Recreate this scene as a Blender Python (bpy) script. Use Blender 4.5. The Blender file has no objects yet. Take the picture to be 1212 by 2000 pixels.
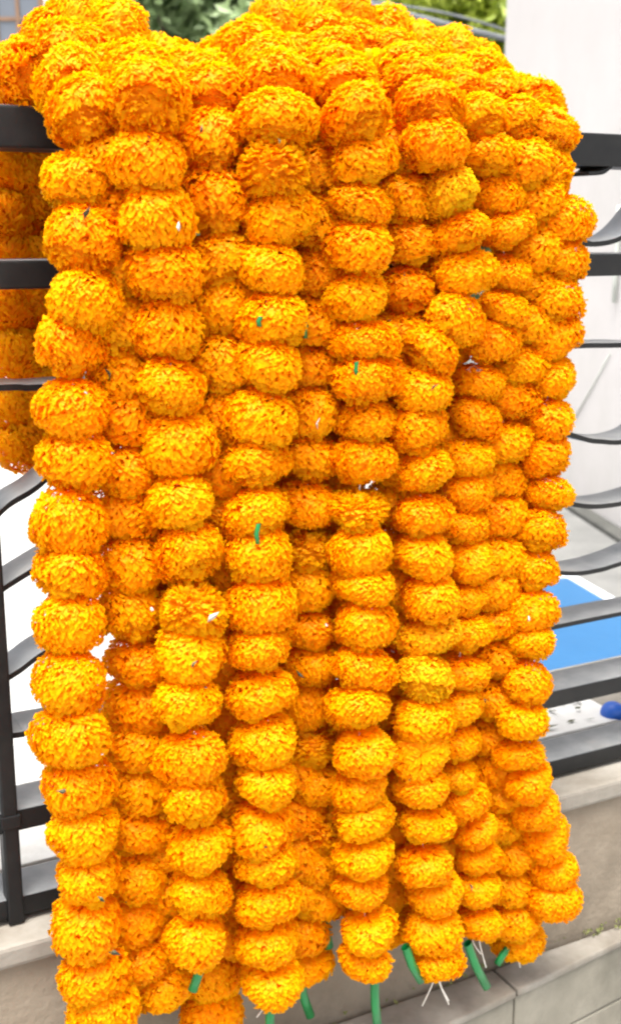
import bpy, bmesh, math, random
from mathutils import Vector, Matrix, Euler, noise

SC = bpy.context.scene
COL = SC.collection
rnd = random.Random(11)

# ------------------------------------------------------------------ camera
CAMP = Vector((0.0, 0.0, 1.5))
FPX = 2300.0                      # focal length in pixels of the 1212 x 2000 photograph
PITCH = math.atan(550.0 / FPX)    # looking slightly down
cd = bpy.data.cameras.new('camera')
cd.sensor_fit = 'VERTICAL'
cd.sensor_height = 36.0
cd.lens = 36.0 * FPX / 2000.0
cd.clip_start = 0.05
cd.clip_end = 500.0
cd.dof.use_dof = True
cd.dof.focus_distance = 1.5
cd.dof.aperture_fstop = 6.3
cam = bpy.data.objects.new('camera', cd)
cam.location = CAMP
cam.rotation_euler = (math.radians(90) - PITCH, 0, 0)
COL.objects.link(cam)
SC.camera = cam
SC.render.resolution_x, SC.render.resolution_y = 620, 1024

# ------------------------------------------------------------------ light
SUN_EL, SUN_AZ = math.radians(72), math.radians(195)   # azimuth clockwise from +Y
world = bpy.data.worlds.new('World')
SC.world = world
world.use_nodes = True
wn = world.node_tree
wn.nodes.clear()
sky = wn.nodes.new('ShaderNodeTexSky')
sky.sky_type = 'NISHITA'
sky.sun_disc = False
sky.sun_elevation = SUN_EL
sky.sun_rotation = SUN_AZ
sky.air_density = 1.0
sky.dust_density = 6.0
sky.ozone_density = 0.6
hsv = wn.nodes.new('ShaderNodeHueSaturation')
hsv.inputs['Saturation'].default_value = 0.25
bg = wn.nodes.new('ShaderNodeBackground')
bg.inputs['Strength'].default_value = 0.15
wo = wn.nodes.new('ShaderNodeOutputWorld')
wn.links.new(sky.outputs['Color'], hsv.inputs['Color'])
wn.links.new(hsv.outputs['Color'], bg.inputs['Color'])
wn.links.new(bg.outputs['Background'], wo.inputs['Surface'])
sl = bpy.data.lights.new('sun', 'SUN')
sl.energy = 2.2
sl.angle = math.radians(30)
sl.color = (1.0, 0.96, 0.9)
sun = bpy.data.objects.new('sun', sl)
sdir = Vector((math.sin(SUN_AZ) * math.cos(SUN_EL), math.cos(SUN_AZ) * math.cos(SUN_EL), math.sin(SUN_EL)))
sun.rotation_euler = (-sdir).to_track_quat('-Z', 'Y').to_euler()
sun.location = sdir * 20
COL.objects.link(sun)
SC.view_settings.view_transform = 'Standard'
SC.view_settings.look = 'None'
SC.view_settings.gamma = 1.0
SC.view_settings.use_curve_mapping = False
SC.view_settings.exposure = 1.55
SC.cycles.pixel_filter_type = 'BLACKMAN_HARRIS'
SC.cycles.filter_width = 2.3
SC.cycles.max_bounces = 16
SC.cycles.diffuse_bounces = 12
SC.cycles.transmission_bounces = 12

# ------------------------------------------------------------------ the railing's own frame
CF = Vector((0, math.cos(PITCH), -math.sin(PITCH)))
CU = Vector((0, math.sin(PITCH), math.cos(PITCH)))
CR = Vector((1, 0, 0))

def ray(x, y):
    return (CF + CR * ((x - 606) / FPX) + CU * ((1000 - y) / FPX)).normalized()

ANG = math.radians(62.4)
R = Vector((math.sin(ANG), math.cos(ANG), 0))         # along the railing, to the right and away
N = Vector((math.cos(ANG), -math.sin(ANG), 0))        # out of the railing, towards the viewer
_r = ray(0, 245)
P0 = CAMP + _r * (1.45 / _r.y)
P0.z = 0

def W(s, o, z):
    return P0 + R * s + N * o + Vector((0, 0, z))

def hit(x, y, o):
    d = ray(x, y)
    t = (P0 + N * o - CAMP).dot(N) / d.dot(N)
    return CAMP + d * t

def hitz(x, y, z):
    d = ray(x, y)
    return CAMP + d * ((z - CAMP.z) / d.z)

def at_depth(x, y, Y):
    d = ray(x, y)
    return CAMP + d * (Y / d.y)

def sz(p):                                            # (s, z) of a point in the railing frame
    v = p - P0
    return v.dot(R), p.z

def so(p):
    v = p - P0
    return v.dot(R), v.dot(N)

# ------------------------------------------------------------------ materials
def newmat(name):
    m = bpy.data.materials.new(name)
    m.use_nodes = True
    nt = m.node_tree
    b = nt.nodes.get('Principled BSDF')
    return m, nt, b

def node(nt, t, **kw):
    n = nt.nodes.new(t)
    for k, v in kw.items():
        if k in n.inputs:
            n.inputs[k].default_value = v
        else:
            setattr(n, k, v)
    return n

def surf(name, c1, c2, scale=8.0, rough=0.7, bump=0.15, metal=0.0, detail=6.0, c3=None, bscale=None, dist=0.01, spec=0.5):
    """two (or three) colours mixed by noise, with fine relief"""
    m, nt, b = newmat(name)
    tc = node(nt, 'ShaderNodeTexCoord')
    nz = node(nt, 'ShaderNodeTexNoise', Scale=scale, Detail=detail, Roughness=0.62)
    nt.links.new(tc.outputs['Object'], nz.inputs['Vector'])
    rp = nt.nodes.new('ShaderNodeValToRGB')
    rp.color_ramp.elements[0].position = 0.35
    rp.color_ramp.elements[0].color = (*c1, 1)
    rp.color_ramp.elements[1].position = 0.65
    rp.color_ramp.elements[1].color = (*c2, 1)
    nt.links.new(nz.outputs['Fac'], rp.inputs['Fac'])
    out = rp.outputs['Color']
    if c3:
        n3 = node(nt, 'ShaderNodeTexNoise', Scale=scale * 0.31, Detail=8.0, Roughness=0.7)
        nt.links.new(tc.outputs['Object'], n3.inputs['Vector'])
        r3 = nt.nodes.new('ShaderNodeValToRGB')
        r3.color_ramp.elements[0].position = 0.5
        r3.color_ramp.elements[1].position = 0.72
        nt.links.new(n3.outputs['Fac'], r3.inputs['Fac'])
        mx = node(nt, 'ShaderNodeMix', data_type='RGBA')
        nt.links.new(r3.outputs['Color'], mx.inputs[0])
        nt.links.new(out, mx.inputs[6])
        mx.inputs[7].default_value = (*c3, 1)
        out = mx.outputs[2]
    nt.links.new(out, b.inputs['Base Color'])
    b.inputs['Roughness'].default_value = rough
    b.inputs['Metallic'].default_value = metal
    b.inputs['Specular IOR Level'].default_value = spec
    if bump:
        nb = node(nt, 'ShaderNodeTexNoise', Scale=bscale or scale * 9, Detail=5.0)
        nt.links.new(tc.outputs['Object'], nb.inputs['Vector'])
        bp = node(nt, 'ShaderNodeBump', Strength=bump, Distance=dist)
        nt.links.new(nb.outputs['Fac'], bp.inputs['Height'])
        nt.links.new(bp.outputs['Normal'], b.inputs['Normal'])
    return m

def petal_material():
    m, nt, b = newmat('marigold_petal')
    at = node(nt, 'ShaderNodeAttribute', attribute_name='tip')
    oi = node(nt, 'ShaderNodeObjectInfo')
    r1 = nt.nodes.new('ShaderNodeValToRGB')       # dyed cloth; redder depths and lit yellow frill put into the colour
    e = r1.color_ramp.elements
    e[0].position = 0.0; e[0].color = (0.995, 0.33, 0.0004, 1)
    e[1].position = 1.0; e[1].color = (0.995, 0.50, 0.002, 1)
    k = e.new(0.55); k.color = (0.995, 0.405, 0.0008, 1)
    nt.links.new(at.outputs['Fac'], r1.inputs['Fac'])
    # each flower its own tone
    mr = node(nt, 'ShaderNodeMapRange')
    mr.inputs['To Min'].default_value = 0.496
    mr.inputs['To Max'].default_value = 0.508
    nt.links.new(oi.outputs['Random'], mr.inputs['Value'])
    hs = nt.nodes.new('ShaderNodeHueSaturation')
    nt.links.new(mr.outputs['Result'], hs.inputs['Hue'])
    nt.links.new(r1.outputs['Color'], hs.inputs['Color'])
    # petal to petal variation
    tc = node(nt, 'ShaderNodeTexCoord')
    nz = node(nt, 'ShaderNodeTexNoise', Scale=95.0, Detail=3.0)
    nt.links.new(tc.outputs['Object'], nz.inputs['Vector'])
    m2 = node(nt, 'ShaderNodeMapRange')
    m2.inputs['From Min'].default_value = 0.3
    m2.inputs['From Max'].default_value = 0.7
    m2.inputs['To Min'].default_value = 0.97
    m2.inputs['To Max'].default_value = 1.0
    nt.links.new(nz.outputs['Fac'], m2.inputs['Value'])
    nt.links.new(m2.outputs['Result'], hs.inputs['Value'])
    nt.links.new(hs.outputs['Color'], b.inputs['Base Color'])
    b.inputs['Roughness'].default_value = 0.42
    b.inputs['Specular IOR Level'].default_value = 0.06
    b.inputs['Sheen Weight'].default_value = 0.0
    b.inputs['Sheen Tint'].default_value = (1, 0.8, 0.4, 1)
    tr = nt.nodes.new('ShaderNodeBsdfTranslucent')
    nt.links.new(hs.outputs['Color'], tr.inputs['Color'])
    mx = nt.nodes.new('ShaderNodeMixShader')
    mx.inputs[0].default_value = 0.5
    nt.links.new(b.outputs['BSDF'], mx.inputs[1])
    nt.links.new(tr.outputs['BSDF'], mx.inputs[2])
    nt.links.new(mx.outputs['Shader'], nt.nodes['Material Output'].inputs['Surface'])
    return m

def leaf_material(name, ca, cb):
    m, nt, b = newmat(name)
    oi = node(nt, 'ShaderNodeAttribute', attribute_name='tone')
    r = nt.nodes.new('ShaderNodeValToRGB')
    r.color_ramp.elements[0].color = (*ca, 1)
    r.color_ramp.elements[1].color = (*cb, 1)
    nt.links.new(oi.outputs['Fac'], r.inputs['Fac'])
    nt.links.new(r.outputs['Color'], b.inputs['Base Color'])
    b.inputs['Roughness'].default_value = 0.5
    tr = nt.nodes.new('ShaderNodeBsdfTranslucent')
    nt.links.new(r.outputs['Color'], tr.inputs['Color'])
    mx = nt.nodes.new('ShaderNodeMixShader')
    mx.inputs[0].default_value = 0.35
    nt.links.new(b.outputs['BSDF'], mx.inputs[1])
    nt.links.new(tr.outputs['BSDF'], mx.inputs[2])
    nt.links.new(mx.outputs['Shader'], nt.nodes['Material Output'].inputs['Surface'])
    return m

M = {}
M['petal'] = petal_material()
M['black'] = surf('black_painted_steel', (0.005, 0.005, 0.0055), (0.008, 0.008, 0.008), 30, 0.45, 0.12, 0.0, c3=(0.016, 0.015, 0.014), dist=0.001, spec=0.3)
M['slat'] = surf('steel_sky_reflection', (0.10, 0.105, 0.11), (0.16, 0.165, 0.165), 22, 0.38, 0.1, 0.0, c3=(0.20, 0.19, 0.175), dist=0.001, spec=0.7)  # grey sky reflection on bar tops, held as base colour
M['straw'] = surf('green_plastic_straw', (0.002, 0.14, 0.03), (0.002, 0.18, 0.04), 40, 0.3, 0.0)
M['thread'] = surf('white_thread', (0.62, 0.58, 0.5), (0.75, 0.72, 0.66), 200, 0.8, 0.0)
M['whitewall'] = surf('white_wall_paint', (0.47, 0.447, 0.44), (0.51, 0.487, 0.48), 1.5, 0.8, 0.1, c3=(0.42, 0.405, 0.39), bscale=60)
M['pipe'] = surf('pale_pipe', (0.45, 0.47, 0.42), (0.55, 0.57, 0.52), 5, 0.6, 0.0)
M['skirt'] = surf('dark_drain_cover', (0.05, 0.05, 0.045), (0.09, 0.09, 0.08), 9, 0.8, 0.3)
M['court'] = surf('pale_courtyard_concrete', (0.28, 0.28, 0.27), (0.34, 0.34, 0.33), 2.2, 0.85, 0.3, c3=(0.2, 0.2, 0.19), bscale=40)
M['grey'] = surf('grey_pavement', (0.13, 0.13, 0.125), (0.19, 0.19, 0.18), 4, 0.85, 0.3, c3=(0.11, 0.11, 0.10), bscale=60)
M['ledge'] = surf('weathered_cement', (0.18, 0.145, 0.105), (0.24, 0.20, 0.15), 7, 0.9, 0.5, c3=(0.10, 0.08, 0.057), bscale=90, dist=0.004)
M['ledge_top'] = surf('worn_cement_coping', (0.17, 0.15, 0.12), (0.27, 0.25, 0.215), 9, 0.85, 0.4, c3=(0.11, 0.09, 0.068), bscale=80, dist=0.003)
M['tile'] = surf('grey_green_stone_tile', (0.17, 0.155, 0.12), (0.24, 0.22, 0.175), 9, 0.8, 0.4, c3=(0.10, 0.092, 0.07), bscale=70, dist=0.003)
M['moss'] = surf('dry_moss', (0.10, 0.12, 0.03), (0.2, 0.2, 0.07), 50, 0.95, 0.6)
M['slab'] = surf('pale_marble_slab', (0.68, 0.66, 0.62), (0.78, 0.77, 0.74), 12, 0.5, 0.1, c3=(0.5, 0.48, 0.42))
M['blue'] = surf('blue_plastic_sheet', (0.008, 0.082, 0.20), (0.011, 0.095, 0.225), 3, 0.4, 0.05)
M['blueball'] = surf('blue_rubber', (0.008, 0.08, 0.42), (0.012, 0.10, 0.46), 6, 0.45, 0.05)
M['border'] = surf('white_border_paint', (0.7, 0.74, 0.8), (0.78, 0.8, 0.82), 10, 0.5, 0.0)
M['wood'] = surf('brown_window_wood', (0.15, 0.082, 0.045), (0.20, 0.115, 0.065), 14, 0.6, 0.2)
M['plaster'] = surf('pale_pink_plaster', (0.52, 0.48, 0.45), (0.60, 0.56, 0.53), 3, 0.85, 0.2)
M['cable'] = surf('grey_cable', (0.11, 0.12, 0.13), (0.16, 0.17, 0.18), 12, 0.6, 0.0)
M['bark'] = surf('grey_brown_bark', (0.08, 0.06, 0.045), (0.15, 0.12, 0.09), 14, 0.95, 0.6)
M['leaf_dark'] = leaf_material('dull_green_leaf', (0.11, 0.17, 0.07), (0.42, 0.54, 0.27))
M['leaf_light'] = leaf_material('yellow_green_leaf', (0.22, 0.30, 0.035), (0.66, 0.74, 0.12))
M['scrap'] = surf('withered_leaf', (0.045, 0.06, 0.03), (0.14, 0.13, 0.07), 40, 0.9, 0.2)
m, nt, b = newmat('window_glass')
b.inputs['Base Color'].default_value = (0.10, 0.115, 0.14, 1)
b.inputs['Roughness'].default_value = 0.12
b.inputs['Specular IOR Level'].default_value = 0.9
M['glass'] = m

# ------------------------------------------------------------------ object helpers
def obj(name, mesh, parent=None, mat=None, loc=None):
    o = bpy.data.objects.new(name, mesh)
    COL.objects.link(o)
    if mat is not None and not mesh.materials:
        mesh.materials.append(mat)
    if parent is not None:
        o.parent = parent
    if loc is not None:
        o.location = loc
    return o

def thing(name, label, cat, loc, group=None):
    o = bpy.data.objects.new(name, None)
    o.empty_display_size = 0.05
    o.location = loc
    COL.objects.link(o)
    o['label'] = label
    o['category'] = cat
    if group:
        o['group'] = group
    return o

def tag(o, label=None, cat=None, group=None, kind=None):
    if label: o['label'] = label
    if cat: o['category'] = cat
    if group: o['group'] = group
    if kind: o['kind'] = kind
    return o

def mesh_of(name, verts, faces, smooth=False, org=None):
    if org is not None:
        verts = [Vector(v) - org for v in verts]
    me = bpy.data.meshes.new(name)
    me.from_pydata([tuple(v) for v in verts], [], faces)
    me.update()
    if smooth:
        me.polygons.foreach_set('use_smooth', [True] * len(me.polygons))
    return me

def from_bm(name, bm, smooth=False):
    me = bpy.data.meshes.new(name)
    bm.normal_update()
    bm.to_mesh(me)
    bm.free()
    if smooth:
        me.polygons.foreach_set('use_smooth', [True] * len(me.polygons))
    return me

def prism(name, pts8, org, bevel=0.0, seg=2):
    """eight corners: 0-3 lower ring, 4-7 upper ring"""
    bm = bmesh.new()
    vs = [bm.verts.new(Vector(p) - org) for p in pts8]
    for f in ((3, 2, 1, 0), (4, 5, 6, 7), (0, 1, 5, 4), (1, 2, 6, 5), (2, 3, 7, 6), (3, 0, 4, 7)):
        bm.faces.new([vs[i] for i in f])
    bmesh.ops.recalc_face_normals(bm, faces=bm.faces)
    if bevel:
        bmesh.ops.bevel(bm, geom=list(bm.edges), offset=bevel, segments=seg, affect='EDGES', profile=0.6)
    return from_bm(name, bm)

def rbox(name, s0, s1, o0, o1, z0, z1, org, bevel=0.0):
    """box in the railing frame; z1 may be a (left, right) pair"""
    return prism(name, [W(s0, o0, z0), W(s1, o0, z0), W(s1, o1, z0), W(s0, o1, z0),
                        W(s0, o0, z1), W(s1, o0, z1), W(s1, o1, z1), W(s0, o1, z1)], org, bevel)

def tube(name, pts, rad, org, nseg=6, taper=None, closed_ends=True):
    verts, faces = [], []
    n = len(pts)
    prev = None
    for i, p in enumerate(pts):
        t = (pts[min(i + 1, n - 1)] - pts[max(i - 1, 0)]).normalized()
        a = t.orthogonal().normalized() if prev is None else (prev - t * prev.dot(t)).normalized()
        prev = a
        c = t.cross(a)
        rr = rad if taper is None else taper[i]
        for k in range(nseg):
            th = 2 * math.pi * k / nseg
            verts.append(p + a * (rr * math.cos(th)) + c * (rr * math.sin(th)))
    for i in range(n - 1):
        for k in range(nseg):
            k2 = (k + 1) % nseg
            faces.append((i * nseg + k, i * nseg + k2, (i + 1) * nseg + k2, (i + 1) * nseg + k))
    if closed_ends:
        faces.append(tuple(reversed(range(nseg))))
        faces.append(tuple(range((n - 1) * nseg, n * nseg)))
    return mesh_of(name, verts, faces, True, org)

def catmull(P, per=8):
    out = []
    n = len(P)
    for i in range(n - 1):
        p0, p1, p2, p3 = P[max(i - 1, 0)], P[i], P[i + 1], P[min(i + 2, n - 1)]
        for k in range(per):
            t = k / per
            out.append(0.5 * ((2 * p1) + (p2 - p0) * t + (2 * p0 - 5 * p1 + 4 * p2 - p3) * t * t + (3 * p1 - p0 - 3 * p2 + p3) * t ** 3))
    out.append(P[-1].copy())
    return out

# ------------------------------------------------------------------ setting: ground and courtyard
def flat(name, pts, z, mat, sub=1):
    me = mesh_of(name, [Vector((p[0], p[1], z)) for p in pts], [tuple(range(len(pts)))])
    o = obj(name, me, None, mat)
    tag(o, kind='structure')
    return o

flat('ground', [(-80, -40), (80, -40), (80, 160), (-80, 160)], 0.0, M['court'])

# line on the ground at the foot of the white building
WA = hitz(1110, 985, 0.0)
WB = hitz(1212, 1050, 0.0)
wd = (WB - WA).normalized()
far = hitz(956, 887, 0.0)
wd = (WB - far).normalized()
wn_ = Vector((wd.y, -wd.x, 0))
if wn_.dot(-far + CAMP) < 0:
    wn_ = -wn_                                        # towards the courtyard (left)
near = far + wd * 5.2
g0, g1 = far + wn_ * 0.0, near + wn_ * 0.0
pv = [far + wn_ * 0.10, near + wn_ * 0.10, near + wn_ * 0.62, far + wn_ * 0.62]
# grey pavement band beside the wall, a real low kerb
o = obj('pavement', prism('pavement', [Vector((p.x, p.y, -0.05)) for p in pv] + [Vector((p.x, p.y, 0.03)) for p in pv], Vector((0, 0, 0)), 0.004), None, M['grey'])
tag(o, kind='structure')
# drain channel at the wall's foot: cover strips one by one
dr = thing('drain_channel', 'long dark drain strip running along the foot of the white building', 'drain', far + wn_ * 0.05)
L = (near - far).length
nd = 12
for i in range(nd):
    a = far + wd * (L * i / nd + 0.004)
    c = far + wd * (L * (i + 1) / nd - 0.004)
    q = [a + wn_ * 0.005, c + wn_ * 0.005, c + wn_ * 0.095, a + wn_ * 0.095]
    obj('drain_cover', prism('drain_cover', [Vector((p.x, p.y, 0.0)) for p in q] + [Vector((p.x, p.y, 0.05)) for p in q], dr.location, 0.003), dr, M['skirt'])

# white building on the right
bl = thing('white_building', 'plain white rendered building wall rising behind the right end of the railing', 'building', far)
back = -wn_ * 4.0
q = [far, near, near + back, far + back]
obj('wall', prism('wall', [Vector((p.x, p.y, -0.1)) for p in q] + [Vector((p.x, p.y, 6.5)) for p in q], far, 0.01), bl, M['whitewall'])
q = [far + wn_ * 0.06 - wd * 0.06, near + wn_ * 0.06, near + back, far + back - wd * 0.06]
obj('coping', prism('coping', [Vector((p.x, p.y, 6.5)) for p in q] + [Vector((p.x, p.y, 6.62)) for p in q], far, 0.01), bl, M['whitewall'])

def on_wall(x, y, off=0.0):
    d = ray(x, y)
    t = (far + wn_ * off - CAMP).dot(wn_) / d.dot(wn_)
    return CAMP + d * t
pp = on_wall(1197, 600, 0.02)
pipe = tube('drainpipe', [Vector((pp.x, pp.y, z)) for z in (1.15, 1.3, 1.45, 1.62)], 0.012, Vector((pp.x, pp.y, 1.15)), 8)
o = obj('drainpipe', pipe, bl, M['pipe'], Vector((pp.x, pp.y, 1.15)) - far)
c0, c1, c2 = on_wall(1190, 690, 0.006), on_wall(1150, 765, 0.006), on_wall(1122, 815, 0.006)
obj('wire', tube('wire', [c0, c1, c2], 0.004, far, 5), bl, M['pipe'])  # thin tube added in place of a faint diagonal crack in the wall

# blue panel on the courtyard
b0 = hitz(1106, 1128, 0.09); b1 = hitz(1205, 1186, 0.09)
bd = (b1 - b0).normalized(); bn = Vector((-bd.y, bd.x, 0))
if bn.dot(Vector((-1, 0, 0))) < 0: bn = -bn
c_far = b0 - bd * 0.0
c_near = b0 + bd * 1.75
panel = thing('blue_panel', 'flat blue sheet panel with a white border lying on the courtyard floor', 'panel', Vector((b0.x, b0.y, 0)))
def slab(name, p, q_, w0, w1, z0, z1, org, mat, par, bev=0.004):
    r_ = [p + bn * w0, q_ + bn * w0, q_ + bn * w1, p + bn * w1]
    return obj(name, prism(name, [Vector((v.x, v.y, z0)) for v in r_] + [Vector((v.x, v.y, z1)) for v in r_], org, bev), par, mat)
slab('sheet', c_far, c_near, 0.0, 1.05, 0.02, 0.09, panel.location, M['blue'], panel)
slab('border', c_far, c_near, -0.045, -0.002, 0.0, 0.095, panel.location, M['border'], panel)
slab('border', c_far, c_near, 1.052, 1.095, 0.0, 0.095, panel.location, M['border'], panel)
slab('border', c_far - bd * 0.047, c_far - bd * 0.002, -0.045, 1.095, 0.0, 0.096, panel.location, M['border'], panel)

# ------------------------------------------------------------------ parapet and steps
def zat(y, x, o):                                     # height on the railing plane
    return hit(x, y, o).z
Z_TOP = zat(202, 0, 0.0)
Z_TOPB = zat(290, 0, 0.0)
Z_LEDGE = zat(1800, 20, 0.0) - 0.004
print('rail top', Z_TOP, Z_TOPB, 'ledge', Z_LEDGE)
wallorg = W(0, -0.1, 0)
pw = thing('parapet_wall', 'low weathered cement parapet carrying the black railing', 'wall', wallorg)
OF, OB = 0.05, -0.42
obj('wall', rbox('wall', -1.6, 2.6, OB + 0.02, OF - 0.012, 0.0, Z_LEDGE - 0.035, wallorg, 0.004), pw, M['ledge'])
# coping stones one by one, each a little different
sx = -1.6
k = 0
while sx < 2.6:
    ln = 0.56 + rnd.uniform(-0.02, 0.02)
    dz = rnd.uniform(-0.0015, 0.0015)
    obj('coping', rbox('coping', sx, min(sx + ln - 0.004, 2.6), OB, OF + rnd.uniform(-0.002, 0.002), Z_LEDGE - 0.034, Z_LEDGE + dz - 0.002, wallorg, 0.006), pw, M['ledge_top'])
    sx += ln

# lower step in front of the parapet, its edge running a little askew
ZS = hit(1150, 1828, OF).z
e0 = hitz(1040, 1915, ZS); e1 = hitz(1212, 1832, ZS)
s0, oo0 = so(e0); s1, oo1 = so(e1)
sl_ = (oo1 - oo0) / (s1 - s0)
print('step edge', s0, oo0, s1, oo1)
def eo(s): return oo0 + sl_ * (s - s0)
step = thing('lower_step', 'grey stone tiled step at the foot of the parapet, bottom right', 'step', W(s0, 0.2, 0))
sA, sB = -0.15, 1.16
def stepbox(name, sa, sb, d0, d1, z0, z1, mat, bev=0.004):
    # d = distance in front of the step's edge line (negative = towards the parapet)
    q = [W(sa, eo(sa) + d0 if d0 is not None else OF, 0), W(sb, eo(sb) + d0 if d0 is not None else OF, 0), W(sb, eo(sb) + d1, 0), W(sa, eo(sa) + d1, 0)]
    return obj(name, prism(name, [Vector((v.x, v.y, z0)) for v in q] + [Vector((v.x, v.y, z1)) for v in q], step.location, bev), step, mat)
s = s0 - 1.3
obj_core = stepbox('core', s0 - 1.3, sB, None, -0.014, 0.0, ZS - 0.014, M['ledge'], 0.0)
while s < sB:
    e = min(s + 0.42, sB)
    stepbox('tile', s + 0.002, e - 0.002, None, 0.006, ZS - 0.013, ZS + rnd.uniform(-0.001, 0.001), M['ledge_top'])
    stepbox('tile', s + 0.002, e - 0.002, -0.013, 0.0 + rnd.uniform(-0.0015, 0.0015), ZS - 0.125, ZS - 0.0145, M['tile'])
    stepbox('tile', s + 0.102, min(e + 0.098, sB + 0.05), -0.013, 0.0 + rnd.uniform(-0.0015, 0.0015), ZS - 0.30, ZS - 0.128, M['tile'])
    s = e
# moss in the corner between parapet and step
mv, mf = [], []
for i in range(420):
    ss = rnd.uniform(0.93, 1.6) if i % 4 else rnd.uniform(0.3, 2.2)
    p = W(ss, OF - 0.008 + abs(rnd.gauss(0, 0.010)), ZS + rnd.uniform(0.0, 0.012))
    a = Vector((rnd.uniform(-1, 1), rnd.uniform(-1, 1), rnd.uniform(0, 1.2))).normalized() * rnd.uniform(0.003, 0.009)
    c = a.orthogonal().normalized() * rnd.uniform(0.002, 0.004)
    n0 = len(mv)
    mv += [p - c, p + c, p + a]
    mf.append((n0, n0 + 1, n0 + 2))
tag(obj('moss', mesh_of('moss', mv, mf), None, M['moss']), 'dry green moss in the corner where step meets parapet', 'moss', kind='stuff')

# pale slab with withered scraps behind the railing
zb = Z_LEDGE + 0.001
q = [so(hitz(x, y, zb)) for x, y in ((1205, 1410), (1040, 1455), (1040, 1395), (1195, 1352))]
slb = thing('marble_slab', 'pale marble offcut with a clean edge lying on the parapet behind the railing', 'slab', W(q[0][0], q[0][1], zb))
sa, sb = -0.2, q[0][0]
ofr = q[0][1]
obj('slab', rbox('slab', sa, sb, -0.36, -0.115, zb, zb + 0.018, slb.location, 0.003), slb, M['slab'])
zsl = zb + 0.018
sv, sf = [], []
for i in range(150):
    ss = rnd.uniform(sa + 0.4, sb - 0.03); o_ = rnd.uniform(-0.33, -0.13)
    p = W(ss, o_, zsl + rnd.uniform(0.001, 0.008))
    th = rnd.uniform(0, 6.28)
    a = Vector((math.cos(th), math.sin(th), rnd.uniform(-0.05, 0.4))) * rnd.uniform(0.006, 0.022)
    c = Vector((-math.sin(th), math.cos(th), rnd.uniform(-.2, .2))) * rnd.uniform(0.002, 0.006)
    n0 = len(sv)
    sv += [p - a, p + c, p + a, p - c]
    sf += [(n0, n0 + 1, n0 + 2), (n0, n0 + 2, n0 + 3)]
tag(obj('leaf_litter', mesh_of('leaf_litter', sv, sf), None, M['scrap']), 'withered scraps of leaf scattered on the pale slab', 'leaf litter', kind='stuff')
bpnt = hitz(1196, 1385, Z_LEDGE + 0.03)
bs, bo = so(bpnt)
bm = bmesh.new()
bmesh.ops.create_uvsphere(bm, u_segments=32, v_segments=20, radius=0.0235)
for v in bm.verts:                                    # slightly squashed with a seam
    v.co.z *= 0.94
    if abs(v.co.z) < 0.0015: v.co *= 1.012
ball = obj('ball', from_bm('ball', bm, True), None, M['blueball'], W(bs, bo, Z_LEDGE + 0.0225))
tag(ball, 'small blue ball on the parapet behind the lower rails, right edge', 'ball')

# ------------------------------------------------------------------ railing
rail_org = W(0, 0, Z_LEDGE)
rl = thing('railing', 'black steel balcony railing with grey wavy slats carrying the flower garlands', 'railing', rail_org)
DEP = 0.075
def paint_sky_tops(o, thr=0.5):  # black bars; upward faces painted grey for the sky they reflect
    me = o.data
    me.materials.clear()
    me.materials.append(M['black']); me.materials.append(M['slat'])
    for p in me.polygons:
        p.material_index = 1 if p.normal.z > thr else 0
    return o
def hbar(name, yl0, yl1, mat=M['black'], bev=0.003, dep=DEP):
    z1 = hit(0, yl0, 0.0).z; z0 = hit(0, yl1, 0.0).z
    return paint_sky_tops(obj(name, rbox(name, -1.5, 2.5, -dep, 0.0, z0, z1, rail_org, bev), rl, mat))
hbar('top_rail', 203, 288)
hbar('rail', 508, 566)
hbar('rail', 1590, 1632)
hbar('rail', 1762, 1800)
# posts
def post(s_, w=0.022):
    return obj('post', rbox('post', s_ - w, s_, -0.020, 0.006, Z_LEDGE + 0.001, Z_TOPB - 0.001, rail_org, 0.003), rl, M['black'])
ps, pz = sz(hit(46, 1740, 0.006))
post(ps)
post(ps + 1.75)
post(ps - 1.1)
obj('post_collar', rbox('post_collar', ps - 0.0245, ps + 0.0025, -0.023, 0.009, hit(30, 1612, 0).z, hit(30, 1588, 0).z, rail_org, 0.002), rl, M['black'])


def slat(pts, thick=0.008, dep=DEP - 0.008, per=10, mat=M['slat'], name='slat'):
    """flat bar bent in a wave: pts are pixels on the railing's front plane (lower front edge)"""
    P = []
    for x, y in pts:
        s_, z_ = sz(hit(x, y, -0.004))
        P.append(Vector((s_, 0, z_)))
    if pts[0][0] < 0:                                 # the infill bars run on from end to end of the railing
        P = [Vector((-1.5, 0, P[0].z - 0.02)), Vector((-1.1, 0, P[0].z + 0.03))] + P + [Vector((2.0, 0, P[-1].z + 0.03)), Vector((2.5, 0, P[-1].z))]
    C = catmull(P, per)
    v, f = [], []
    for c in C:
        v += [W(c.x, -0.004, c.z), W(c.x, -0.004 - dep, c.z), W(c.x, -0.004 - dep, c.z + thick), W(c.x, -0.004, c.z + thick)]
    for i in range(len(C) - 1):
        a = i * 4; b_ = a + 4
        for k in range(4):
            k2 = (k + 1) % 4
            f.append((a + k, a + k2, b_ + k2, b_ + k))
    f += [(3, 2, 1, 0), tuple(len(v) - 4 + j for j in range(4))]
    me = mesh_of(name, v, f, False, rail_org)
    bm = bmesh.new(); bm.from_mesh(me); bmesh.ops.recalc_face_normals(bm, faces=bm.faces); bm.to_mesh(me); bm.free()
    return paint_sky_tops(obj(name, me, rl, mat), 0.2)

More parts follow.
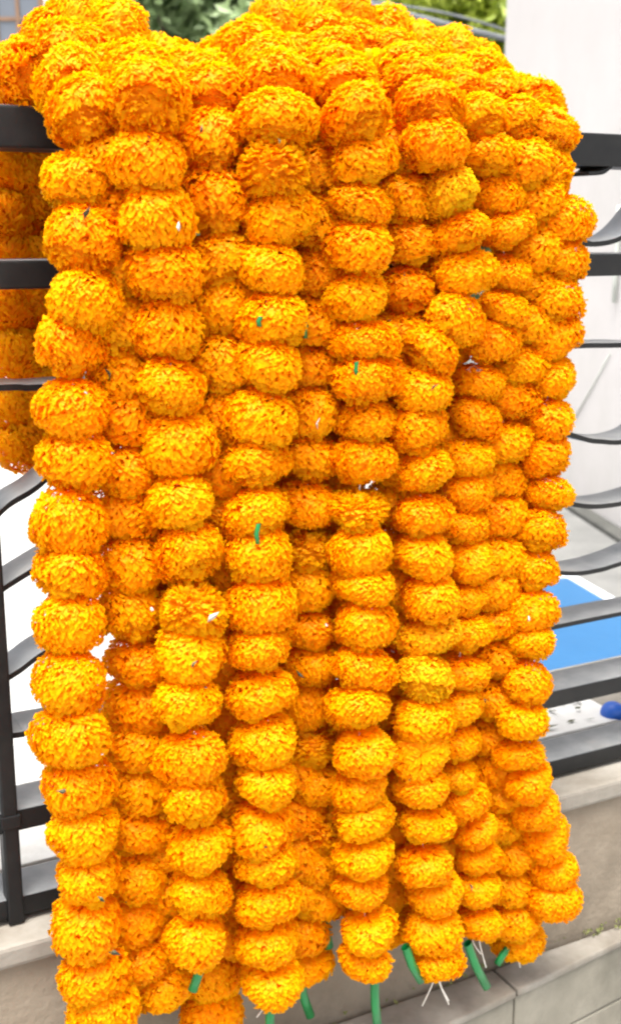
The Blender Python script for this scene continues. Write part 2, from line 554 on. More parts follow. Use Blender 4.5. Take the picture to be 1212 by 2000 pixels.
slat([(-330, 790), (0, 764), (90, 762), (400, 735), (800, 703), (1100, 682), (1212, 679), (1400, 672)])
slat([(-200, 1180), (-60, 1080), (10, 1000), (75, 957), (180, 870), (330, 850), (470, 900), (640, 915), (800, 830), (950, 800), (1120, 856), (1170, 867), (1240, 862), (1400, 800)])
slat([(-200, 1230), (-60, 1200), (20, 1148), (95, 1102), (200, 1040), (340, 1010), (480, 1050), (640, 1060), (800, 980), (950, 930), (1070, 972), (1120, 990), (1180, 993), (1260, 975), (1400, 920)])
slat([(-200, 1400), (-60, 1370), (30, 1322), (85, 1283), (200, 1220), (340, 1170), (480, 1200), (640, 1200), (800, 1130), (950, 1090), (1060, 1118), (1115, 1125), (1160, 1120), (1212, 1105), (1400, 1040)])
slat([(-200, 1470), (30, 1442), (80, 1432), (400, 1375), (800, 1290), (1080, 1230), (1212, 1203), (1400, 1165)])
# wave between the two top rails: a dip resting on the second rail and a crest under the top one
slat([(1020, 440), (1060, 474), (1120, 472), (1160, 482), (1215, 468), (1262, 420), (1300, 350)], mat=M['slat'])
slat([(1149, 343), (1178, 340), (1203, 322), (1235, 322)], thick=0.006, mat=M['black'], name='bracket')

# ------------------------------------------------------------------ left building with window
D = 9.0
A0 = at_depth(-260, 140, D); 
lb = thing('plaster_building', 'pale plaster house with a brown framed window, top left behind the railing', 'building', Vector((A0.x, D, 0)))
xw0, xw1 = at_depth(-150, 50, D).x, at_depth(88, 50, D).x      # window opening
zw1, zw0 = at_depth(0, -260, D).z, at_depth(0, 104, D).z
xr = at_depth(150, 50, D).x
xl = xw0 - 2.5
def wbox(name, x0, x1, y0, y1, z0, z1, mat, par, bev=0.004):
    org = par.matrix_world.translation if False else None
    p = [Vector((x0, y0, z0)), Vector((x1, y0, z0)), Vector((x1, y1, z0)), Vector((x0, y1, z0)), Vector((x0, y0, z1)), Vector((x1, y0, z1)), Vector((x1, y1, z1)), Vector((x0, y1, z1))]
    base = Vector((A0.x, D, 0))
    return obj(name, prism(name, p, base, bev), par, mat)
wbox('wall', xl, xw0, D, D + 0.5, 0, zw1 + 1.4, M['plaster'], lb)
wbox('wall', xw1, xr, D, D + 0.5, 0, zw1 + 1.4, M['plaster'], lb)
wbox('wall', xw0 + 0.002, xw1 - 0.002, D + 0.002, D + 0.5, 0, zw0 - 0.001, M['plaster'], lb)
wbox('wall', xw0 + 0.002, xw1 - 0.002, D + 0.002, D + 0.5, zw1 + 0.001, zw1 + 1.4, M['plaster'], lb)
wbox('sill', xw0 - 0.1, xw1 + 0.04, D - 0.08, D - 0.001, zw0 - 0.075, zw0 - 0.005, M['whitewall'], lb)
win = bpy.data.objects.new('window', None); COL.objects.link(win); win.parent = lb
fr = 0.055
yF = D + 0.06
wbox('frame', xw1 - fr, xw1 - 0.003, yF, yF + 0.06, zw0, zw1, M['wood'], win)
wbox('frame', xw0 + 0.003, xw0 + fr, yF, yF + 0.06, zw0, zw1, M['wood'], win)
wbox('frame', xw0 + fr + 0.001, xw1 - fr - 0.001, yF, yF + 0.06, zw0, zw0 + 0.06, M['wood'], win)
wbox('frame', xw0 + fr + 0.001, xw1 - fr - 0.001, yF, yF + 0.06, zw1 - 0.06, zw1, M['wood'], win)
dzp = (at_depth(0, -8, D).z - at_depth(0, 50, D).z)
dxp = dzp * 0.78
nx = int(round((xw1 - xw0 - 2 * fr) / dxp)); nz_ = int(round((zw1 - zw0 - 0.12) / dzp))
cx = (xw1 - xw0 - 2 * fr) / nx; cz = (zw1 - zw0 - 0.12) / nz_
for i in range(1, nx):
    x = xw0 + fr + cx * i
    wbox('glazing_bar', x - 0.013, x + 0.013, yF + 0.005, yF + 0.045, zw0 + 0.061, zw1 - 0.061, M['wood'], win, 0.002)
for j in range(1, nz_):
    z = zw0 + 0.06 + cz * j
    wbox('glazing_bar', xw0 + fr + 0.001, xw1 - fr - 0.001, yF + 0.008, yF + 0.042, z - 0.013, z + 0.013, M['wood'], win, 0.002)
for i in range(nx):
    for j in range(nz_):
        x = xw0 + fr + cx * i; z = zw0 + 0.06 + cz * j
        wbox('pane', x + 0.004, x + cx - 0.004, yF + 0.02, yF + 0.026, z + 0.004, z + cz - 0.004, M['glass'], win, 0.0)

# ------------------------------------------------------------------ trees
def tree(name, label, px_c, Y, zc, rx, ry, rz, leafmat, nleaf, lsize, seed, group=None):
    rg = random.Random(seed)
    base = at_depth(px_c, 100, Y); base.z = 0
    t = thing(name, label, 'tree', base, group)
    top = Vector((0.1, 0, zc - rz * 0.2))
    P = catmull([Vector((0, 0, 0)), Vector((0.06, 0.03, zc * 0.3)), Vector((-0.04, 0.02, zc * 0.6)), top], 4)
    obj('trunk', tube('trunk', P, 0, Vector((0, 0, 0)), 9, [0.17 * (1 - 0.7 * i / (len(P) - 1)) for i in range(len(P))]), t, M['bark'])
    clumps = []
    nb = 26
    for i in range(nb):
        th = rg.uniform(0, 6.283); u = rg.uniform(-0.8, 1); rr = rg.uniform(0.45, 0.9)
        c = Vector((rx * rr * math.cos(th) * math.sqrt(max(0, 1 - u * u * .8)), ry * rr * math.sin(th) * math.sqrt(max(0, 1 - u * u * .8)), zc + rz * rr * u))
        clumps.append((c, rg.uniform(0.32, 0.6)))
        if i % 3 == 0:
            q = catmull([Vector((0, 0, zc * 0.45 + rg.uniform(0, 0.5))), c * 0.5 + Vector((0, 0, zc * 0.35)), c], 3)
            obj('branch', tube('branch', q, 0, Vector((0, 0, 0)), 5, [0.06 * (1 - 0.85 * j / (len(q) - 1)) for j in range(len(q))]), t, M['bark'])
    v, f, tone = [], [], []
    for i in range(nleaf):
        c, cr = clumps[rg.randrange(nb)]
        d = Vector((rg.gauss(0, 1), rg.gauss(0, 1), rg.gauss(0, 1))).normalized() * cr * (rg.random() ** 0.45)
        p = c + d
        nrm = (d.normalized() * 0.5 + Vector((rg.gauss(0, .6), rg.gauss(0, .6), rg.gauss(0.5, .6)))).normalized()
        a = nrm.orthogonal().normalized()
        a = (Matrix.Rotation(rg.uniform(0, 6.28), 3, nrm) @ a)
        b_ = nrm.cross(a)
        L_ = lsize * rg.uniform(0.6, 1.3); w_ = L_ * 0.42
        n0 = len(v)
        v += [p - a * L_, p + b_ * w_ - a * L_ * 0.1, p + a * L_ - nrm * L_ * 0.3, p - b_ * w_ - a * L_ * 0.1]
        f.append((n0, n0 + 1, n0 + 2)); f.append((n0, n0 + 2, n0 + 3))
        tn = min(1, max(0, rg.gauss(0.5, 0.25)))
        tone += [tn] * 4
    me = mesh_of('crown', v, f)
    at_ = me.attributes.new('tone', 'FLOAT', 'POINT')
    at_.data.foreach_set('value', tone)
    obj('crown', me, t, leafmat)
    return t

tree('leafy_tree', 'dull green bushy tree just right of the pale plaster house', 250, 13.0, 3.1, 1.2, 1.1, 1.6, M['leaf_dark'], 9000, 0.10, 3)
tree('leafy_tree', 'dull green bushy tree in the dip between the two flower heaps', 420, 12.0, 3.0, 1.2, 1.1, 1.7, M['leaf_dark'], 9000, 0.10, 5)
tree('leafy_tree', 'dark green bushy tree behind the highest heap of flowers', 620, 13.5, 3.3, 1.2, 1.1, 1.7, M['leaf_dark'], 9000, 0.11, 7)
tree('leafy_tree', 'bright yellow green tree beside the white building, under the cable', 880, 12.0, 3.2, 1.15, 1.1, 1.9, M['leaf_light'], 8500, 0.10, 9)
tree('leafy_tree', 'dark green tree behind the yellow green tree, half hidden', 780, 15.5, 3.6, 1.7, 1.2, 2.2, M['leaf_dark'], 9000, 0.12, 13)
# far wood closing the view between the trees
rg = random.Random(40)
v, f, tone = [], [], []
for i in range(26000):
    x = rg.uniform(-9, 9)
    z = rg.uniform(0, 1) ** 0.8 * (6.2 + 1.2 * math.sin(x * 1.3) + 0.6 * math.sin(x * 3.7))
    p = Vector((x, 20 + 1.5 * noise.noise(Vector((x * .8, z * .8, 0))) + rg.uniform(-.6, .6), z))
    nrm = Vector((rg.gauss(0, .5), rg.gauss(-.8, .5), rg.gauss(.5, .5))).normalized()
    a = nrm.orthogonal().normalized(); a = Matrix.Rotation(rg.uniform(0, 6.28), 3, nrm) @ a
    b_ = nrm.cross(a); L_ = rg.uniform(.08, .2)
    n0 = len(v)
    v += [p - a * L_, p + b_ * L_ * .5, p + a * L_, p - b_ * L_ * .5]
    f.append((n0, n0 + 1, n0 + 2, n0 + 3)); tone += [min(1, max(0, rg.gauss(.35, .2)))] * 4
me = mesh_of('far_wood', v, f)
at_ = me.attributes.new('tone', 'FLOAT', 'POINT'); at_.data.foreach_set('value', tone)
tag(obj('far_wood', me, None, M['leaf_dark']), 'dark far wood behind the trees', 'wood', kind='stuff')

# cable
ca = [at_depth(x, y, far.y + 0.12) for x, y in ((300, -150), (500, -65), (700, 2), (850, 42), (1000, 79))]
cb = catmull(ca, 6)
tag(obj('cable', tube('cable', cb, 0.019, ca[0], 7), None, M['cable'], ca[0]), 'grey overhead cable crossing in front of the yellow green tree', 'cable')
cc = [p + Vector((0, 0.02, 0.05 + 0.02 * math.sin(i * 0.4))) for i, p in enumerate(cb)]
tag(obj('cable', tube('cable', cc, 0.008, cc[0], 6), None, M['cable'], cc[0]), 'thinner wire running just above the thick grey cable', 'cable')

# ------------------------------------------------------------------ marigold flowers
def flower_mesh(seed, squash=0.68, loose=0.0, bell=False):
    """a frilled cloth marigold: rows of crimped petals round a flattened ball, axis = z"""
    rg = random.Random(seed)
    A = 0.050; B = A * squash
    v, f, tip = [], [], []
    lob = [rg.uniform(0, 6.28) for _ in range(4)]
    tiers = 16
    for ti in range(tiers):
        el = math.radians(-80 + 160 * ti / (tiers - 1))
        cnt = max(5, int(round(64 * math.cos(el))))
        if bell and el > math.radians(12):
            continue
        for k in range(cnt):
            az = 2 * math.pi * (k + (ti % 2) * 0.5 + rg.uniform(-0.3, 0.3)) / cnt
            e = el + rg.uniform(-0.13, 0.13)
            lump = 1 + 0.075 * math.sin(3 * az + lob[0]) + 0.075 * math.sin(2 * az + 2 * e + lob[1]) + 0.04 * math.sin(5 * az - e * 3 + lob[2])
            dirv = Vector((math.cos(e) * math.cos(az), math.cos(e) * math.sin(az), math.sin(e)))
            rad = A * B / math.sqrt((B * math.cos(e)) ** 2 + (A * math.sin(e)) ** 2) * lump * (1 - 0.10 * math.sin(e)) * rg.uniform(0.93, 1.01) * (0.93 if bell else 1)
            side = Vector((-math.sin(az), math.cos(az), 0))
            up = dirv.cross(side).normalized() * -1
            tw = rg.uniform(-0.7, 0.7)
            side = (side * math.cos(tw) + up * math.sin(tw)).normalized()
            up = side.cross(dirv).normalized()
            w = rg.uniform(0.0031, 0.0045) * (1 + 0.35 * loose)
            curl = rg.uniform(0.15, 0.65) * rg.choice((-1, 1, 1))
            nu, nv = 4, 3
            n0 = len(v)
            ph = rg.uniform(0, 6.28)
            for j in range(nv + 1):
                t = j / nv
                rr = rad * (0.58 + 0.42 * t)
                ww = w * (0.45 + 0.75 * t - 0.12 * t * t)
                for i in range(nu + 1):
                    u = -1 + 2 * i / nu
                    crimp = 0.0013 * t * math.sin(u * 5.2 + ph) + 0.0010 * (1 - u * u)
                    ln = rr - (0.0030 * u * u + 0.0010 * abs(math.sin(u * 4 + ph))) * t
                    p = dirv * ln + side * (ww * u) + up * (crimp + curl * 0.010 * t * t) 
                    v.append(p)
                    tip.append(t * t)
            for j in range(nv):
                for i in range(nu):
                    a = n0 + j * (nu + 1) + i
                    q = (a, a + 1, a + nu + 2, a + nu + 1)
                    nq = (v[q[1]] - v[q[0]]).cross(v[q[3]] - v[q[0]])
                    f.append(q if nq.dot(v[a]) > 0 else q[::-1])
    # a drooping head: long petals laid over the back like a skirt, frilled at the hem
    if bell:
        for tier in range(18):
            th0 = 0.03 + 0.112 * tier
            n_p = max(11, int(round(74 * math.sin(min(th0 + 0.2, 1.57)))))
            for k in range(n_p):
                az = 2 * math.pi * (k + tier * 0.37 + rg.uniform(-0.35, 0.35)) / n_p
                t0_ = max(0.01, th0 + rg.uniform(-0.1, 0.1))
                e_ = min(2.2, t0_ + rg.uniform(0.18, 0.36))
                lump = (1 + 0.06 * math.sin(3 * az + lob[0]) + 0.06 * math.sin(2 * az + lob[1])) * (1 + 0.04 * math.sin(4 * th0 + 3 * az + lob[2]))
                off = rg.uniform(-0.002, 0.001) - 0.0008
                wr = rg.uniform(0.0017, 0.0027)
                flare = rg.uniform(0.0012, 0.0048)
                ph = rg.uniform(0, 6.28); skew = rg.uniform(-0.9, 0.9)
                cant = rg.uniform(-0.7, 0.7)
                nu, nv = 2, 3
                n0 = len(v)
                for j in range(nv + 1):
                    t = j / nv
                    th = t0_ + (e_ - t0_) * t
                    for i in range(nu + 1):
                        u = -1 + 2 * i / nu
                        tt = th - 0.07 * u * u * t ** 2 - 0.03 * math.sin(u * 5 + ph) * t ** 2
                        sn, cs = math.sin(tt), math.cos(tt)
                        rho = A * 0.93 * lump * abs(sn) ** 0.85 + (off + flare * t ** 2.2) * (0.25 + 0.75 * abs(sn))
                        zz = B * 1.0 * cs + (flare * t ** 2.2 + off) * cs * 0.8
                        fr = 0.0012 * t * t * math.sin(u * 4.5 + ph) + cant * 0.002 * u * t
                        a2 = az + skew * t * 0.3 + u * wr * (0.55 + 0.6 * t) / max(rho, 0.007)
                        v.append(Vector(((rho + fr * abs(sn)) * math.cos(a2), (rho + fr * abs(sn)) * math.sin(a2), zz + fr * abs(cs))))
                        tip.append(0.1 + 0.9 * t ** 2)
                for j in range(nv):
                    for i in range(nu):
                        a = n0 + j * (nu + 1) + i
                        q = (a, a + 1, a + nu + 2, a + nu + 1)
                        nq = (v[q[1]] - v[q[0]]).cross(v[q[3]] - v[q[0]])
                        f.append(q if nq.dot(v[a]) > 0 else q[::-1])
    # solid heart of the pompon
    n0 = len(v)
    seg, rings = 12, 6
    for j in range(rings + 1):
        e = -math.pi / 2 + math.pi * j / rings
        for i in range(seg):
            az = 2 * math.pi * i / seg
            v.append(Vector((A * .76 * math.cos(e) * math.cos(az), A * .76 * math.cos(e) * math.sin(az), B * .74 * math.sin(e) - B * .10)))
            tip.append(0.1)
    for j in range(rings):
        for i in range(seg):
            i2 = (i + 1) % seg
            f.append((n0 + j * seg + i, n0 + j * seg + i2, n0 + (j + 1) * seg + i2, n0 + (j + 1) * seg + i))
    me = mesh_of('marigold', v, f, True)
    # cloth this thin and frilled shades softly: ease the normals towards the ball
    vn = [0.0] * (3 * len(v))
    me.vertices.foreach_get('normal', vn)
    nn = []
    for i, p in enumerate(v):
        g_ = Vector(vn[3 * i:3 * i + 3])
        r_ = Vector((p.x / (A * A), p.y / (A * A), p.z / (B * B))).normalized()
        nn.append((g_ * 0.42 + r_ * 0.58).normalized() if bell else (g_ * 0.42 + r_ * 0.58).normalized())
    me.normals_split_custom_set_from_vertices(nn)
    at_ = me.attributes.new('tip', 'FLOAT', 'POINT')
    at_.data.foreach_set('value', tip)
    me.materials.append(M['petal'])
    return me

FL = [flower_mesh(100 + i, sq, lo) for i, (sq, lo) in enumerate(((0.76, 0), (0.80, .3), (0.84, 0), (0.70, .5), (0.88, .1), (0.72, 0), (0.82, .6), (0.75, .2), (0.66, .3), (0.80, 0), (0.74, .7), (0.86, .2)))]
FB = [flower_mesh(300 + i, sq, .2, True) for i, sq in enumerate((0.72, 0.78, 0.68, 0.80, 0.75, 0.84, 0.70, 0.76))]
STRAW = None
GN = 'orange marigold garlands draped over the railing'

def garland(label, pts, size=1.0, size_end=None, spacing=0.062, tilt=0.15, end=None, threads=0, spacers=(), seed=0, face=(), extra_kind=None):
    """pts: (x, y, o) pixels and distance in front of the rail, from the rear over the rail and down"""
    rg = random.Random(seed * 7 + 5)
    size_end = (size_end or size) * 0.92
    size *= 0.9
    if pts[len(pts) // 2][2] < 0.08:            # strands pressed against the rail are plump and fill the gaps
        size *= 1.12; size_end *= 1.15
    pts = [(x, y, o + 0.03 if (0.0 <= o < 0.1 and y > 250) else o) for x, y, o in pts]
    front = lambda x, y, o: o if (o < 0 or y < 900) else (o + 0.035 * min(1.0, (y - 900) / 500.0)) if o > 0.112 else max(o, min(1.0, (y - 900) / 650.0) * (OF + 0.045))
    pts = [(x, y, front(x, y, o)) for x, y, o in pts]
    P = [hit(x, y, o) for x, y, o in pts]
    C = catmull(P, 10)
    # resample by arc length
    cum = [0.0]
    for i in range(1, len(C)):
        cum.append(cum[-1] + (C[i] - C[i - 1]).length)
    total = cum[-1]
    def at(d):
        d = min(max(d, 0), total)
        for i in range(1, len(C)):
            if cum[i] >= d:
                t = (d - cum[i - 1]) / max(1e-9, cum[i] - cum[i - 1])
                return C[i - 1].lerp(C[i], t), (C[i] - C[i - 1]).normalized()
        return C[-1], (C[-1] - C[-2]).normalized()
    spacing *= 0.94
    n = max(3, int(round(total / spacing)))
    sp = total / (n - 1)
    # the thing's base: where it crosses the rail
    k = max(range(len(C)), key=lambda i: C[i].z)
    org = C[k].copy()
    g = thing('marigold_garland', label, 'garland', org, GN)
    for i in range(n):
        d = i * sp + (rg.uniform(-0.12, 0.12) * sp if 0 < i < n - 1 else 0)
        p, t = at(d)
        fr_ = i / (n - 1)
        sc = (size + (size_end - size) * fr_) * rg.uniform(0.94, 1.06) * 1.04
        q = (-t).to_track_quat('Z', 'Y')
        tl = tilt * (2.4 if rg.random() < 0.07 else 1)
        e = Euler((rg.gauss(0, tl), rg.gauss(0, tl), rg.uniform(0, 6.28)))
        o = bpy.data.objects.new('marigold', (FB if rg.random() < 0.96 else FL)[rg.randrange(8)])
        COL.objects.link(o)
        o.parent = g
        o.location = p - org + Vector((rg.gauss(0, .003), rg.gauss(0, .003), 0))
        # swing in world space, then spin about its own axis
        rot = Euler((rg.gauss(0, tl), rg.gauss(0, tl), 0)).to_matrix() @ q.to_matrix() @ Euler((0, 0, rg.uniform(0, 6.28))).to_matrix()
        o.rotation_euler = rot.to_euler()
        st = rg.uniform(0.95, 1.07)
        # sized so neighbours on the string touch
        zs = min(1.15, max(0.84, sp / 0.058))
        o.scale = (sc * st, sc / st, sc * zs * rg.uniform(0.93, 1.08))
    obj('string', tube('string', C[::4] + [C[-1]], 0.0012, org, 5), g, M['thread'])
    if end:
        (x0, y0, x1, y1) = end
        oo = pts[-1][2] + 0.012
        a = hit(x0, y0, oo); b_ = hit(x1, y1, oo)
        a0 = a + (a - b_).normalized() * 0.02
        obj('straw', straw_mesh(a0, b_, org), g, M['straw'])
    for j in range(threads):
        p = C[-1]
        q1 = p + Vector((rg.uniform(-.01, .01), rg.uniform(-.01, .01), -.035))
        q2 = q1 + Vector((rg.uniform(-.018, .018), rg.uniform(-.01, .01), -rg.uniform(.02, .05)))
        obj('thread', tube('thread', catmull([p, q1, q2], 4), 0.0011, org, 5), g, M['thread'])
    for (x, y, L_) in spacers:
        oo = min(pts, key=lambda q_: abs(q_[1] - y))[2] + 0.036
        a = hit(x, y - L_ / 2, oo); b_ = hit(x + rg.uniform(-4, 4), y + L_ / 2, oo)
        obj('straw_piece', straw_mesh(a, b_, org, 0.0032), g, M['straw'])
    return g

def straw_mesh(a, b_, org, rad=0.0072):
    """a hollow, slightly flattened drinking straw"""
    t = (b_ - a).normalized()
    u = t.orthogonal().normalized(); w = t.cross(u)
    v, f = [], []
    ns = 12
    m_ = (a + b_) / 2 + u * 0.003
    for (p, r_) in ((a, rad), (m_, rad * .97), (b_, rad), (b_, rad * .8), (m_, rad * .8)):
        for k in range(ns):
            th = 2 * math.pi * k / ns
            v.append(p + u * (r_ * math.cos(th)) + w * (r_ * .8 * math.sin(th)))
    for j in range(4):
        for k in range(ns):
            k2 = (k + 1) % ns
            f.append((j * ns + k, j * ns + k2, (j + 1) * ns + k2, (j + 1) * ns + k))
    return mesh_of('straw', v, f, True, org)

def xy(l, o): return [(x, y, o) for x, y in l]

# ---- foremost garlands, left to right
garland('leftmost front garland, nearest the black post, its tail running out at the bottom',
        [(75, 330, -.15), (80, 190, -.14), (110, 85, -.07), (130, 140, .02)] +
        xy([(150, 225), (158, 340)], .10) +
        xy([(165, 440), (158, 590), (142, 680), (144, 790), (146, 900), (143, 980), (141, 1070), (137, 1160), (134, 1250), (135, 1340), (139, 1430), (155, 1510), (165, 1600), (172, 1700), (172, 1800), (178, 1890), (196, 1975), (205, 2060)], .115),
        .98, .92, .066, seed=1)
garland('broad front garland second from the left, loose green straw hanging at its foot',
        [(200, 330, -.16), (205, 190, -.15), (195, 70, -.09), (240, 135, -.01)] +
        xy([(290, 190), (290, 310), (308, 440), (324, 552), (332, 660), (334, 765), (345, 870), (348, 970), (366, 1080), (362, 1170), (370, 1255), (366, 1350), (372, 1450), (386, 1535), (395, 1630), (386, 1740), (386, 1835)], .145),
        1.08, .88, .066, seed=2, end=(400, 1880, 376, 1935), threads=2, tilt=.2)
garland('front garland left of centre with evenly stacked scalloped flowers low down',
        [(440, 350, -.16), (460, 210, -.15), (480, 105, -.07), (505, 125, .02)] +
        xy([(540, 205), (530, 325), (545, 440), (522, 560), (520, 680), (502, 780), (495, 880), (500, 965), (506, 1080), (506, 1170), (506, 1270), (510, 1350), (515, 1430), (516, 1520), (515, 1605), (514, 1680), (520, 1760), (520, 1850), (530, 1915)], .15),
        1.02, .90, .060, seed=3, end=(532, 1960, 526, 2030), spacers=((510, 628, 20), (505, 1042, 40)), threads=1)
garland('front garland just right of centre ending in a long straight green straw',
        [(600, 340, -.16), (600, 210, -.15), (610, 75, -.08), (640, 125, .02)] +
        xy([(680, 210), (700, 310), (700, 430), (690, 550), (702, 650), (705, 765), (710, 880), (700, 970), (700, 1060), (710, 1150), (712, 1240), (704, 1330), (700, 1420), (705, 1500), (706, 1580), (712, 1660), (712, 1730), (712, 1800), (716, 1872)], .15),
        1.04, .86, .056, seed=4, end=(732, 1905, 738, 2020), spacers=((696, 722, 30),))
garland('front garland right of centre with clear yellow flowers low down, green straw at its left',
        [(690, 320, -.16), (690, 200, -.15), (705, 80, -.08), (775, 135, .02)] +
        xy([(838, 235), (868, 345), (890, 450), (902, 550), (880, 640), (820, 715), (815, 810), (816, 905), (822, 985), (830, 1075), (835, 1160), (835, 1240), (826, 1330), (825, 1410), (818, 1490), (824, 1570), (825, 1650), (836, 1730), (842, 1805), (852, 1872)], .15),
        .98, .88, .058, seed=5, end=(800, 1868, 822, 1915), threads=3, tilt=.2)
garland('rightmost outer garland forming the right edge of the heap',
        [(880, 360, -.17), (880, 270, -.15), (910, 165, -.09), (995, 200, .0)] +
        xy([(1052, 232), (1070, 325), (1088, 418), (1090, 510), (1076, 600), (1075, 690), (1068, 780), (1065, 862), (1062, 950), (1052, 1030), (1050, 1100), (1034, 1180), (1030, 1260), (1022, 1340), (1014, 1430), (1024, 1530), (1056, 1600), (1080, 1680), (1078, 1755)], .085),
        1.0, .86, .058, seed=6)
# ---- second rank
garland('narrow garland behind the second one from the left, pale gaps beside it',
        [(150, 350, -.15), (150, 210, -.14), (155, 95, -.08), (185, 160, .0)] +
        xy([(225, 260), (228, 400), (232, 540), (238, 680), (245, 800), (250, 930), (256, 1050), (268, 1160), (276, 1290), (276, 1400), (272, 1520), (270, 1640), (262, 1760), (276, 1850), (308, 1925)], .065),
        .96, .86, .063, seed=7)
garland('garland in the gap between the broad left garland and the centre one',
        [(330, 350, -.15), (330, 230, -.15), (335, 155, -.07), (375, 175, .02)] +
        xy([(412, 190), (412, 330), (425, 460), (430, 600), (432, 740), (430, 880), (440, 1020), (440, 1170), (445, 1320), (450, 1460), (455, 1600), (450, 1740), (435, 1850), (412, 1930), (412, 1985)], .075),
        .95, .80, .066, seed=8, tilt=.2, threads=1)
garland('deep orange garland in the cleft between the two centre garlands',
        [(530, 350, -.16), (530, 210, -.15), (545, 90, -.08), (570, 135, .0)] +
        xy([(612, 250), (615, 390), (612, 530), (605, 680), (602, 830), (600, 980), (602, 1130), (606, 1280), (610, 1430), (614, 1560), (618, 1680), (622, 1750)], .075),
        .92, .76, .060, seed=9, end=(636, 1790, 642, 1850), threads=2, spacers=((600, 645, 32),))
garland('garland tucked close to the right of the long green straw garland',
        [(640, 350, -.16), (640, 210, -.15), (665, 75, -.09), (705, 125, .0)] +
        xy([(765, 240), (785, 380), (790, 520), (780, 650), (765, 800), (765, 950), (768, 1100), (770, 1250), (768, 1400), (770, 1550), (772, 1680), (775, 1800)], .075),
        .94, .76, .060, seed=10)
garland('garland second from the right of the front rank, slanting inwards',
        [(780, 350, -.16), (780, 230, -.15), (790, 115, -.08), (860, 150, .01)] +
        xy([(932, 240), (962, 360), (980, 470), (984, 560), (962, 640), (935, 710), (930, 790), (905, 860), (906, 935), (905, 1010), (906, 1090), (906, 1170), (900, 1250), (892, 1340), (890, 1420), (888, 1500), (905, 1580), (928, 1650), (930, 1725), (930, 1800)], .115),
        .92, .78, .054, seed=11, end=(920, 1860, 950, 1928), threads=2, tilt=.2)
garland('garland just inside the right edge, its last flower hanging lowest there',
        [(840, 360, -.17), (840, 250, -.15), (855, 135, -.09), (930, 175, .0)] +
        xy([(1010, 270), (1030, 400), (1035, 540), (1025, 680), (985, 800), (975, 890), (972, 980), (965, 1070), (960, 1160), (960, 1250), (962, 1340), (958, 1430), (975, 1520), (990, 1610), (1000, 1690), (1000, 1765), (1010, 1838)], .07),
        .96, .84, .058, seed=12, threads=1, end=(978, 1872, 970, 1884))
garland('hidden inner garland showing between the two rightmost ones',
        [(900, 380, -.17), (900, 280, -.15), (930, 190, -.09), (985, 230, -.01)] +
        xy([(1030, 300), (1045, 430), (1035, 600), (1020, 760), (1010, 900), (1005, 1050), (990, 1200), (975, 1350), (960, 1500), (955, 1600)], .03),
        .92, .80, .062, seed=13)
garland('inner garland behind the slanting one, reddish in the shade',
        [(720, 360, -.16), (720, 230, -.15), (745, 110, -.09), (815, 155, -.01)] +
        xy([(850, 300), (860, 450), (850, 600), (860, 750), (865, 900), (865, 1050), (865, 1200), (865, 1350), (862, 1500), (880, 1650), (885, 1760)], .04),
        .92, .78, .060, seed=14, tilt=.2)
garland('inner garland close against the rail behind the centre pair',
        [(500, 360, -.16), (500, 230, -.15), (510, 110, -.09), (530, 165, -.01)] +
        xy([(640, 300), (645, 450), (645, 600), (645, 760), (645, 900), (648, 1050), (650, 1200), (650, 1350), (648, 1500), (645, 1650), (640, 1740)], .02),
        .90, .78, .062, seed=15)
garland('inner garland close against the rail behind the broad left garland',
        [(270, 360, -.16), (270, 240, -.15), (285, 160, -.08), (330, 200, -.01)] +
        xy([(310, 300), (300, 450), (292, 600), (290, 760), (300, 900), (318, 1050), (330, 1200), (330, 1350), (335, 1500), (335, 1640), (338, 1740), (340, 1800)], .03),
        .90, .80, .062, seed=16)
garland('garland hanging down behind the railing at the far left',
        xy([(48, 872), (46, 800), (38, 700), (30, 600), (28, 480), (25, 360), (22, 260)], -.155) + [(-5, 190, -.13), (5, 160, -.08), (50, 150, -.03)],
        .88, .92, .062, seed=17)
garland('short garland lying bunched along the top of the railing at the left',
        [(95, 850, -.15), (95, 640, -.15), (92, 480, -.15), (92, 300, -.15), (100, 190, -.13), (140, 65, -.06), (200, 62, -.05), (270, 125, -.04), (340, 150, -.04), (395, 175, -.03)],
        .92, .92, .062, seed=18, tilt=.4)
garland('garland heaped highest on the railing, over the centre',
        [(430, 185, -.03), (475, 125, -.04), (520, 78, -.05), (590, 60, -.05), (655, 52, -.06), (715, 72, -.06), (775, 100, -.05), (850, 112, -.05), (920, 145, -.06), (985, 205, -.05)],
        .95, .9, .058, seed=19, tilt=.5)

garland('inner garland hanging close against the rail, left of the centre straws',
        [(410, 380, -.16), (410, 240, -.15), (420, 140, -.09), (450, 185, -.01)] +
        xy([(470, 300), (465, 450), (455, 600), (450, 760), (450, 900), (455, 1050), (468, 1200), (470, 1350), (475, 1500), (480, 1650), (485, 1790)], .03),
        .90, .80, .064, seed=20)

garland('inner garland against the rail just left of the deep orange cleft',
        [(560, 360, -.16), (560, 250, -.15), (565, 120, -.09), (575, 165, -.01)] +
        xy([(582, 300), (578, 450), (572, 600), (570, 760), (568, 900), (568, 1050), (572, 1200), (575, 1350), (578, 1500), (582, 1650), (585, 1800), (588, 1880)], .02),
        .92, .84, .062, seed=21, end=(590, 1925, 606, 1985))

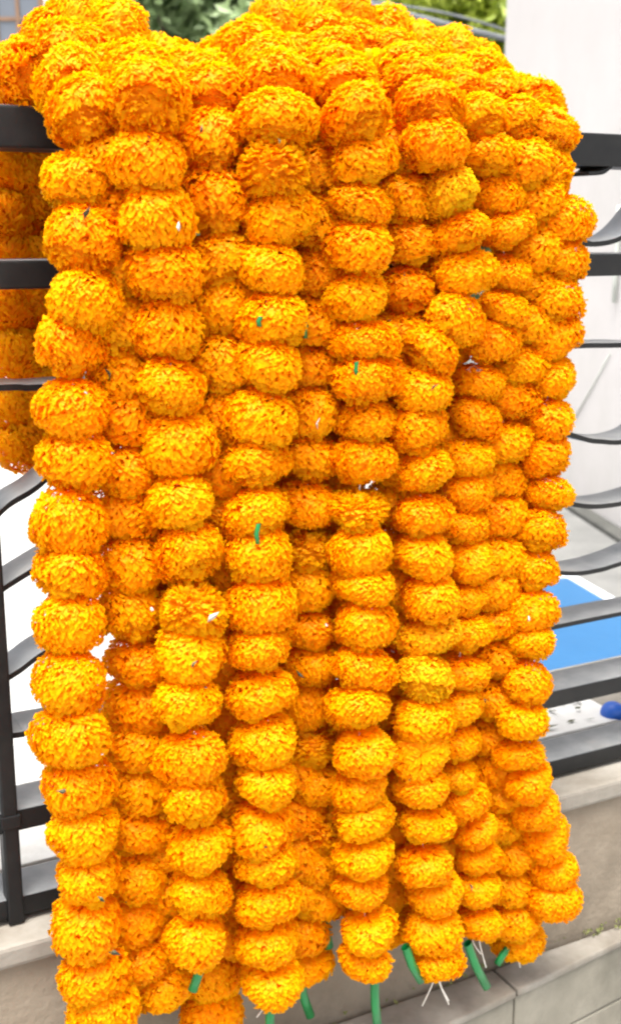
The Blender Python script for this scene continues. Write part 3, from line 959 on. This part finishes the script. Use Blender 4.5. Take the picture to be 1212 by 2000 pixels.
# ------------------------------------------------------------------ single marks among the flowers
bpy.context.view_layer.update()
def to_px(p):
    v = p - CAMP
    d = v.dot(CF)
    return 606 + FPX * v.dot(CR) / d, 1000 - FPX * v.dot(CU) / d, d
FLS = []
for o in bpy.data.objects:
    if o.name.split('.')[0] == 'marigold':
        FLS.append((o, *to_px(o.matrix_world.translation)))
def nearest(x, y, rad=50):
    # foremost flower covering this point of the heap
    c = [q for q in FLS if (q[1] - x) ** 2 + (q[2] - y) ** 2 < rad * rad]
    return min(c, key=lambda q: q[3]) if c else min(FLS, key=lambda q: (q[1] - x) ** 2 + (q[2] - y) ** 2)
pm = M['petal'].copy(); pm.name = 'yellow_petal'
for e in [n for n in pm.node_tree.nodes if n.type == 'VALTORGB'][0].color_ramp.elements:
    c = e.color; e.color = (0.98, c[1] * 1.22, 0.006, 1)
for (x, y) in ((822, 1330), (828, 1265), (868, 350)):
    o = nearest(x, y)[0]
    o.material_slots[0].link = 'OBJECT'
    o.material_slots[0].material = pm
tri = {}
def scrap(x, y, kind):
    q = nearest(x, y)
    o = q[0]; g = o.parent
    p = CAMP + (ray(x, y) * (q[3] / ray(x, y).dot(CF))) - ray(x, y) * 0.043
    if kind not in tri:
        rg_ = random.Random(5)
        vs = [Vector((0, 0, 0)), Vector((.0035, .001, .008)), Vector((.001, -.002, .016)), Vector((-.003, .001, .007)), Vector((.0, .003, .008))]
        fs = [(0, 1, 4), (1, 2, 4), (2, 3, 4), (3, 0, 4), (0, 3, 1), (1, 3, 2)]
        tri[kind] = mesh_of('scrap', vs, fs, True)
        tri[kind].materials.append(M['scrap'] if kind == 'dark' else M['thread'])
    c = bpy.data.objects.new('dry_sepal' if kind == 'dark' else 'thread_tuft', tri[kind])
    COL.objects.link(c); c.parent = g
    c.location = p - g.location
    c.rotation_euler = (rnd.uniform(-.6, .6), rnd.uniform(-2.2, 2.2), rnd.uniform(0, 6))
    k_ = rnd.uniform(0.7, 1.25)
    c.scale = (k_, k_, k_)
for x, y in ((215, 745), (375, 1305), (955, 1370), (915, 1725), (205, 1762), (265, 1768), (315, 1775), (390, 262), (545, 282), (600, 528), (165, 430), (135, 1545),
             (225, 545), (212, 1860), (800, 1525), (765, 300), (595, 1325), (505, 1650), (840, 765)):
    scrap(x, y, 'dark')
for x, y in ((350, 452), (620, 840), (405, 1215), (298, 1188), (640, 1222), (20, 690), (1030, 1215), (225, 1608)):
    scrap(x, y, 'pale')
print('objects', len(bpy.data.objects))
